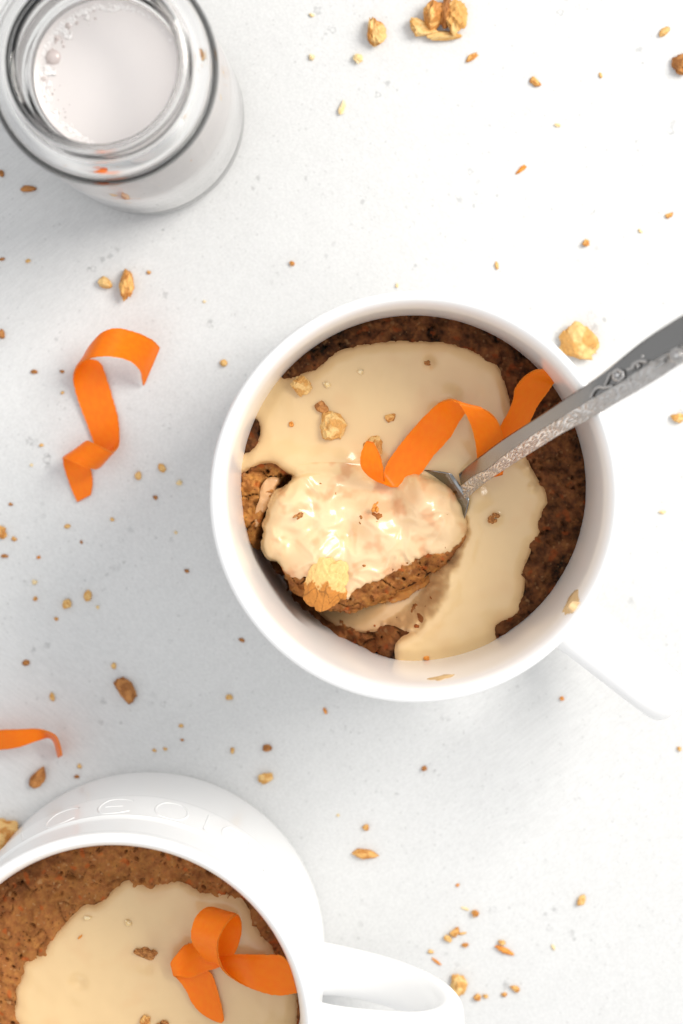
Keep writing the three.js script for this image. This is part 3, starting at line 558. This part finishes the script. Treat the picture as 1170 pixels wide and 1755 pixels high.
function bit(u, v, w, h, angle, tone, label, { y = 0, tall, big = false, name = 'walnut_crumb', category = 'crumb', sink = .1, shape } = {}) {
  const k = count++;
  if (name === 'cake_crumb' && !shape) shape = clump(k, tone);
  const s = (HEIGHT - y) / FPX, H = (tall ?? Math.min(w, h) * .75) * s;
  const p = P(u, v, y + H * .4);
  const m = lone(name, shape ?? variant(tone, k % 5, big), nutMat, label, category);
  m.position.set(p.x, y - sink * H, p.z); m.scale.set(w * s, H, h * s); m.rotation.y = -angle * Math.PI / 180;
  return m;
}
const nut = { name: 'walnut_piece', category: 'walnut', big: true };
// larger pieces on the table
{ // the big lobed half at the top
  const at = P(752, 36, .004); at.y = 0;
  const t = thing('walnut_piece', 'large lobed golden walnut piece at the top edge of the table', 'walnut', at);
  const lobe = (u, v, w, h, ang, tall, tone, seed, y) => { const s = HEIGHT / FPX, p = P(u, v, .004), m = part('lobe', nugget(seed, tone, 24, .6, .26), nutMat, t); m.scale.set(w * s, tall * s, h * s); m.rotation.y = -ang * Math.PI / 180; m.position.set(p.x - at.x, y - .0003, p.z - at.z); };
  lobe(724, 49, 52, 30, 22, 24, 'cream', 3, 0); lobe(741, 26, 36, 52, 18, 40, 'gold', 5, 0); lobe(763, 18, 22, 60, 8, 38, 'brown', 8, 0); lobe(781, 30, 40, 60, 8, 36, 'cream', 12, 0); lobe(762, 58, 62, 18, -4, 18, 'cream', 15, 0);
}
bit(645, 54, 34, 50, -8, 'mixed', 'chunky cream and golden walnut piece left of the large one at the top', { ...nut, tall: 30 });
bit(1168, 108, 36, 38, 20, 'brown', 'brown walnut piece cut by the right edge near the top', nut);
bit(992, 588, 70, 62, 35, 'cream', 'pale golden walnut piece on the table behind the spooned mug, above the spoon handle', { ...nut, tall: 34 });
bit(217, 489, 28, 56, 6, 'gold', 'knobbly golden brown walnut piece above the long carrot ribbon', { ...nut, tall: 28 });
bit(216, 1183, 30, 50, -28, 'brown', 'brown walnut piece on the table between the two mugs at the left', { ...nut, tall: 24 });
bit(66, 1333, 24, 44, 38, 'brown', 'brown pointed walnut piece under the carrot ribbon at the left edge', { ...nut, tall: 22 });
bit(0, 1432, 84, 64, 20, 'mixed', 'walnut piece half hidden behind the corner mug at the left edge', { ...nut, tall: 40 });
bit(455, 1334, 28, 20, -14, 'cream', 'small cream walnut piece just above the corner mug', { ...nut, tall: 16 });
bit(626, 1464, 48, 18, 3, 'gold', 'long golden walnut sliver on the table between the mugs, right of the corner mug', { ...nut, tall: 14 });
bit(786, 1690, 30, 40, 10, 'cream', 'golden walnut piece peeping out behind the handle of the corner mug', { ...nut, tall: 22 });
// crumbs on the table
for (const [u, v, w, h, a, tone, label] of [
  [180, 484, 26, 21, 10, 'cream', 'cream crumb touching the left of the knobbly walnut piece'],
  [808, 98, 25, 11, -32, 'gold', 'golden oval sliver below right of the large walnut piece'],
  [917, 141, 24, 13, 35, 'gold', 'jagged golden crumb at the upper right, alone on the white'],
  [892, 291, 24, 8, -38, 'orange', 'thin curved orange brown shaving above the spooned mug'],
  [1138, 54, 24, 13, -42, 'cream', 'cream sliver near the upper right corner'],
  [613, 101, 18, 17, 0, 'pale', 'pale round crumb below the chunky walnut piece at the top'],
  [586, 184, 11, 27, 16, 'pale', 'pale upright flake in the upper middle, right of the bottle'],
  [534, 98, 11, 11, 0, 'pale', 'faint pale crumb right of the bottle mouth'],
  [534, 26, 10, 7, 0, 'pale', 'faint pale speck at the top between bottle and walnut'],
  [1029, 129, 6, 11, -15, 'cream', 'tiny cream speck below the sliver near the upper right corner'],
  [955, 215, 12, 6, 10, 'pale', 'faint pale flake in the upper right, above the curved shaving'],
  [1004, 416, 13, 13, 0, 'gold', 'small golden crumb right above the spooned mug'],
  [1147, 369, 16, 9, -28, 'gold', 'golden flake near the right edge above the spoon'],
  [1097, 396, 10, 6, 30, 'pale', 'faint pale flake near the right edge, left of the golden one'],
  [851, 455, 7, 15, -8, 'cream', 'cream upright fleck just above the mug rim'],
  [500, 452, 10, 9, 20, 'gold', 'tiny golden crumb between the bottle and the spooned mug'],
  [680, 489, 6, 8, 0, 'pale', 'faint pale speck touching the top of the mug rim'],
  [1162, 717, 24, 18, -14, 'cream', 'cream crumb at the right edge under the spoon handle'],
  [1135, 878, 13, 7, -12, 'pale', 'faint pale flake right of the spooned mug'],
  [383, 622, 14, 13, 20, 'cream', 'cream crumb left of the spooned mug near its upper rim'],
  [2, 572, 16, 16, 30, 'brown', 'brown crumb cut by the left edge, level with the top of the long carrot ribbon'],
  [58, 637, 13, 8, -8, 'brown', 'dark brown fleck left of the long carrot ribbon'],
  [106, 637, 9, 6, 0, 'brown', 'tiny brown fleck touching the left bend of the long carrot ribbon'],
  [107, 673, 6, 6, 0, 'cream', 'tiny cream speck left of the middle of the long carrot ribbon'],
  [277, 802, 13, 18, -35, 'cream', 'cream crumb right of the lower bend of the long carrot ribbon'],
  [237, 815, 13, 15, 30, 'cream', 'cream crumb nearest the lower bend of the long carrot ribbon'],
  [307, 827, 11, 10, 10, 'pale', 'pale crumb close to the left of the spooned mug'],
  [266, 853, 9, 8, 0, 'brown', 'brown speck right of the tail of the long carrot ribbon'],
  [71, 763, 8, 6, 0, 'cream', 'tiny cream speck left of the lower bend of the long carrot ribbon'],
  [53, 797, 6, 6, 0, 'pale', 'tiny pale speck left of the long carrot ribbon tail'],
  [18, 864, 8, 6, 0, 'brown', 'tiny brown speck near the left edge below the long carrot ribbon'],
  [3, 912, 16, 25, -12, 'gold', 'golden brown crumb cut by the left edge at mid height'],
  [24, 924, 11, 8, 20, 'gold', 'small golden crumb beside the one cut by the left edge at mid height'],
  [8, 953, 13, 7, 5, 'brown', 'flat brown crumb at the left edge, below the golden one'],
  [115, 902, 12, 8, -12, 'cream', 'cream flake below the tail of the long carrot ribbon'],
  [192, 890, 8, 7, 0, 'cream', 'tiny cream speck midway between ribbon tail and mug'],
  [139, 929, 5, 7, 0, 'brown', 'tiny brown speck below the cream flake at the left'],
  [66, 955, 7, 6, 0, 'orange', 'tiny orange speck near the left edge, above the pair of cream crumbs'],
  [115, 1035, 16, 19, 10, 'cream', 'lower of two cream crumbs side by side left of the mug'],
  [150, 1021, 15, 21, 5, 'cream', 'upper of two cream crumbs side by side left of the mug'],
  [167, 1041, 6, 7, 0, 'pale', 'tiny pale speck right of the pair of cream crumbs'],
  [60, 1026, 8, 8, 0, 'gold', 'tiny golden crumb left of the pair of cream crumbs'],
  [59, 998, 10, 9, 0, 'pale', 'pale crumb above left of the pair of cream crumbs'],
  [96, 1061, 8, 7, 0, 'gold', 'tiny golden speck below the pair of cream crumbs'],
  [44, 1136, 14, 11, -10, 'brown', 'brown angular crumb near the left edge above the carrot ribbon stub'],
  [195, 1141, 10, 11, 30, 'cream', 'cream speck just above the brown walnut between the mugs'],
  [89, 1194, 10, 16, 0, 'cream', 'upright cream crumb left of the brown walnut between the mugs'],
  [320, 979, 9, 7, 0, 'brown', 'reddish brown speck close to the left wall of the spooned mug'],
  [301, 913, 6, 6, 0, 'pale', 'tiny pale speck close to the left wall of the spooned mug'],
  [310, 1244, 9, 7, 0, 'cream', 'tiny cream speck below the brown walnut between the mugs'],
  [312, 1268, 7, 5, 0, 'brown', 'tiny brown speck above the corner mug'],
  [264, 1286, 8, 6, 0, 'cream', 'left of two tiny cream specks above the corner mug'],
  [283, 1284, 8, 6, 0, 'cream', 'right of two tiny cream specks above the corner mug'],
  [393, 1195, 13, 11, 15, 'cream', 'cream crumb under the lower left of the spooned mug'],
  [414, 1097, 12, 7, 25, 'brown', 'brown fleck in the shade of the spooned mug'],
  [557, 1218, 6, 13, -20, 'orange', 'thin orange brown fleck just below the spooned mug'],
  [457, 1282, 17, 15, -35, 'brown', 'square brown crumb above the small cream walnut piece'],
  [398, 1287, 8, 12, 15, 'cream', 'upright cream fleck left of the square brown crumb'],
  [727, 1317, 10, 10, 0, 'brown', 'round brown crumb below the spooned mug, alone on the white'],
  [626, 1418, 13, 13, 10, 'gold', 'golden three cornered crumb above the long walnut sliver'],
  [963, 1197, 8, 8, 0, 'orange', 'tiny orange brown crumb below the handle of the spooned mug'],
  [579, 1397, 6, 5, 0, 'pale', 'faint speck left of the golden three cornered crumb'],
  [1164, 1284, 8, 9, 0, 'cream', 'cream speck at the right edge below the mug handle'],
  [997, 1543, 14, 23, 22, 'cream', 'cream upright crumb at the lower right, alone on the white'],
  [784, 1517, 7, 6, 0, 'orange', 'tiny orange speck topmost of the crumbs right of the corner mug'],
  [814, 1566, 14, 14, 20, 'gold', 'golden crumb at the end of a pale splinter, lower right'],
  [797, 1557, 16, 5, 22, 'pale', 'thin pale splinter left of a golden crumb, lower right'],
  [780, 1598, 22, 15, -50, 'gold', 'golden curled crumb, upper of the cluster right of the corner mug'],
  [768, 1609, 17, 12, 40, 'cream', 'cream crumb leaning on the golden curled one'],
  [792, 1600, 16, 5, -12, 'cream', 'thin cream splinter right of the golden curled crumb'],
  [797, 1620, 13, 9, -10, 'gold', 'peach coloured crumb below the golden curled one'],
  [864, 1629, 38, 11, 22, 'orange', 'long orange brown shaving at the lower right'],
  [860, 1616, 14, 10, 0, 'cream', 'cream crumb touching the top of the long orange brown shaving'],
  [948, 1624, 6, 12, -20, 'pale', 'faint pale fleck right of the long orange brown shaving'],
  [748, 1648, 22, 5, 40, 'orange', 'thin orange splinter at the top of the corner mug handle'],
  [738, 1631, 11, 8, 0, 'cream', 'cream speck above the thin orange splinter'],
  [818, 1709, 14, 13, 15, 'gold', 'golden brown crumb right of the corner mug handle'],
  [832, 1708, 10, 8, 0, 'cream', 'small cream crumb beside the golden brown one at the lower edge'],
  [864, 1705, 11, 9, -20, 'gold', 'smaller of two golden crumbs near the lower edge'],
  [882, 1694, 20, 12, 28, 'gold', 'larger of two golden crumbs near the lower edge, upper right one'],
  [136, 1313, 8, 9, 0, 'cream', 'cream speck at the foot of the corner mug'],
  [131, 1331, 10, 7, -15, 'brown', 'brown speck touching the foot of the corner mug'],
  [255, 467, 8, 7, 0, 'gold', 'tiny golden speck right of the knobbly walnut piece'],
  [48, 447, 9, 7, -10, 'cream', 'tiny cream speck left of the knobbly walnut piece'],
  [3, 444, 11, 6, -15, 'brown', 'flat brown crumb at the left edge below the bottle'],
  [48, 323, 29, 12, -8, 'brown', 'dark brown flake in the shade left of the bottle'],
  [2, 297, 10, 13, 0, 'brown', 'dark flake at the left edge beside the bottle'],
  [350, 517, 6, 5, 0, 'pale', 'faint pale speck between the knobbly walnut and the spooned mug'],
]) bit(u, v, w, h, a, tone, label);
// on the icing of the spooned mug
const icingAt = (u, v) => { const p = P(u, v, CAKE + .001); return icingTop0(p.x, p.z); };
const lay = (u, v, w, h, a, tone, label, o = {}) => bit(u, v, w, h, a, tone, label, { y: icingAt(u, v), sink: .3, ...o });
lay(516, 662, 36, 36, -10, 'cream', 'cream walnut piece on the icing at the upper left rim of the spooned mug', { ...nut, sink: .25, tall: 30 });
lay(570, 731, 46, 50, 12, 'cream', 'round golden walnut piece on the icing, left of the arched ribbon', { ...nut, sink: .25, tall: 34 });
lay(552, 698, 26, 20, 30, 'brown', 'brown walnut skin touching the top of the round walnut piece', { ...nut, sink: .2, tall: 14 });
lay(638, 768, 36, 50, 8, 'mixed', 'walnut piece under the left tip of the arched carrot ribbon', { ...nut, sink: .35, tall: 24 });
lay(669, 716, 21, 15, -25, 'gold', 'small golden walnut bit on the icing inside the bend of the arched ribbon');
lay(560, 660, 14, 12, 0, 'pale', 'small cream crumb on the icing right of the upper left walnut piece');
lay(617, 637, 13, 10, 20, 'pale', 'faint cream crumb on the icing near the top');
lay(499, 727, 9, 10, 0, 'orange', 'tiny orange crumb on the icing at the left');
lay(846, 888, 22, 19, 0, 'brown', 'brown cake crumb on the icing below the spoon neck', { name: 'cake_crumb' });
lay(731, 1128, 11, 9, 20, 'orange', 'orange crumb at the bottom edge of the icing, against the mug wall');
lay(733, 622, 13, 10, 0, 'brown', 'reddish crumb half sunk in the icing near the top rim', { name: 'cake_crumb', sink: .5 });
// on the scoop
bit(560, 999, 78, 104, 12, 'split', 'large walnut piece with brown veined skin on the scooped cake', { ...nut, shape: nugget(21, 'split', 26, .9, .22), y: .0505, tall: 36, sink: .1 });
bit(511, 885, 19, 9, -28, 'brown', 'flat brown crumb on the icing of the scoop, left side', { y: .0532, name: 'cake_crumb' });
bit(645, 868, 12, 22, 20, 'orange', 'orange brown shred on the icing of the scoop, near the ribbon', { y: .0515, name: 'cake_crumb' });
// on the corner mug
const lay1 = (u, v, w, h, a, tone, label, o = {}) => { const p = P(u, v, CAKE + .003); return bit(u, v, w, h, a, tone, label, { y: base1(p.x, p.z) + .0018, sink: .3, ...o }); };
lay1(150, 1574, 15, 8, -5, 'pale', 'small cream crumb near the edge of the icing in the corner mug');
lay1(219, 1583, 14, 11, 20, 'pale', 'cream crumb on the icing of the corner mug, above the brown one');
lay1(137, 1606, 11, 4, -40, 'orange', 'thin orange shred on the icing of the corner mug');
lay1(249, 1634, 40, 22, 18, 'brown', 'brown cake crumb on the icing of the corner mug', { name: 'cake_crumb' });
lay1(248, 1749, 20, 18, 0, 'gold', 'golden walnut bit at the lower edge of the frame in the corner mug');
lay1(276, 1757, 26, 14, 0, 'brown', 'brown crumb at the lower edge of the frame in the corner mug', { name: 'cake_crumb' });

renderer.render(scene, camera);
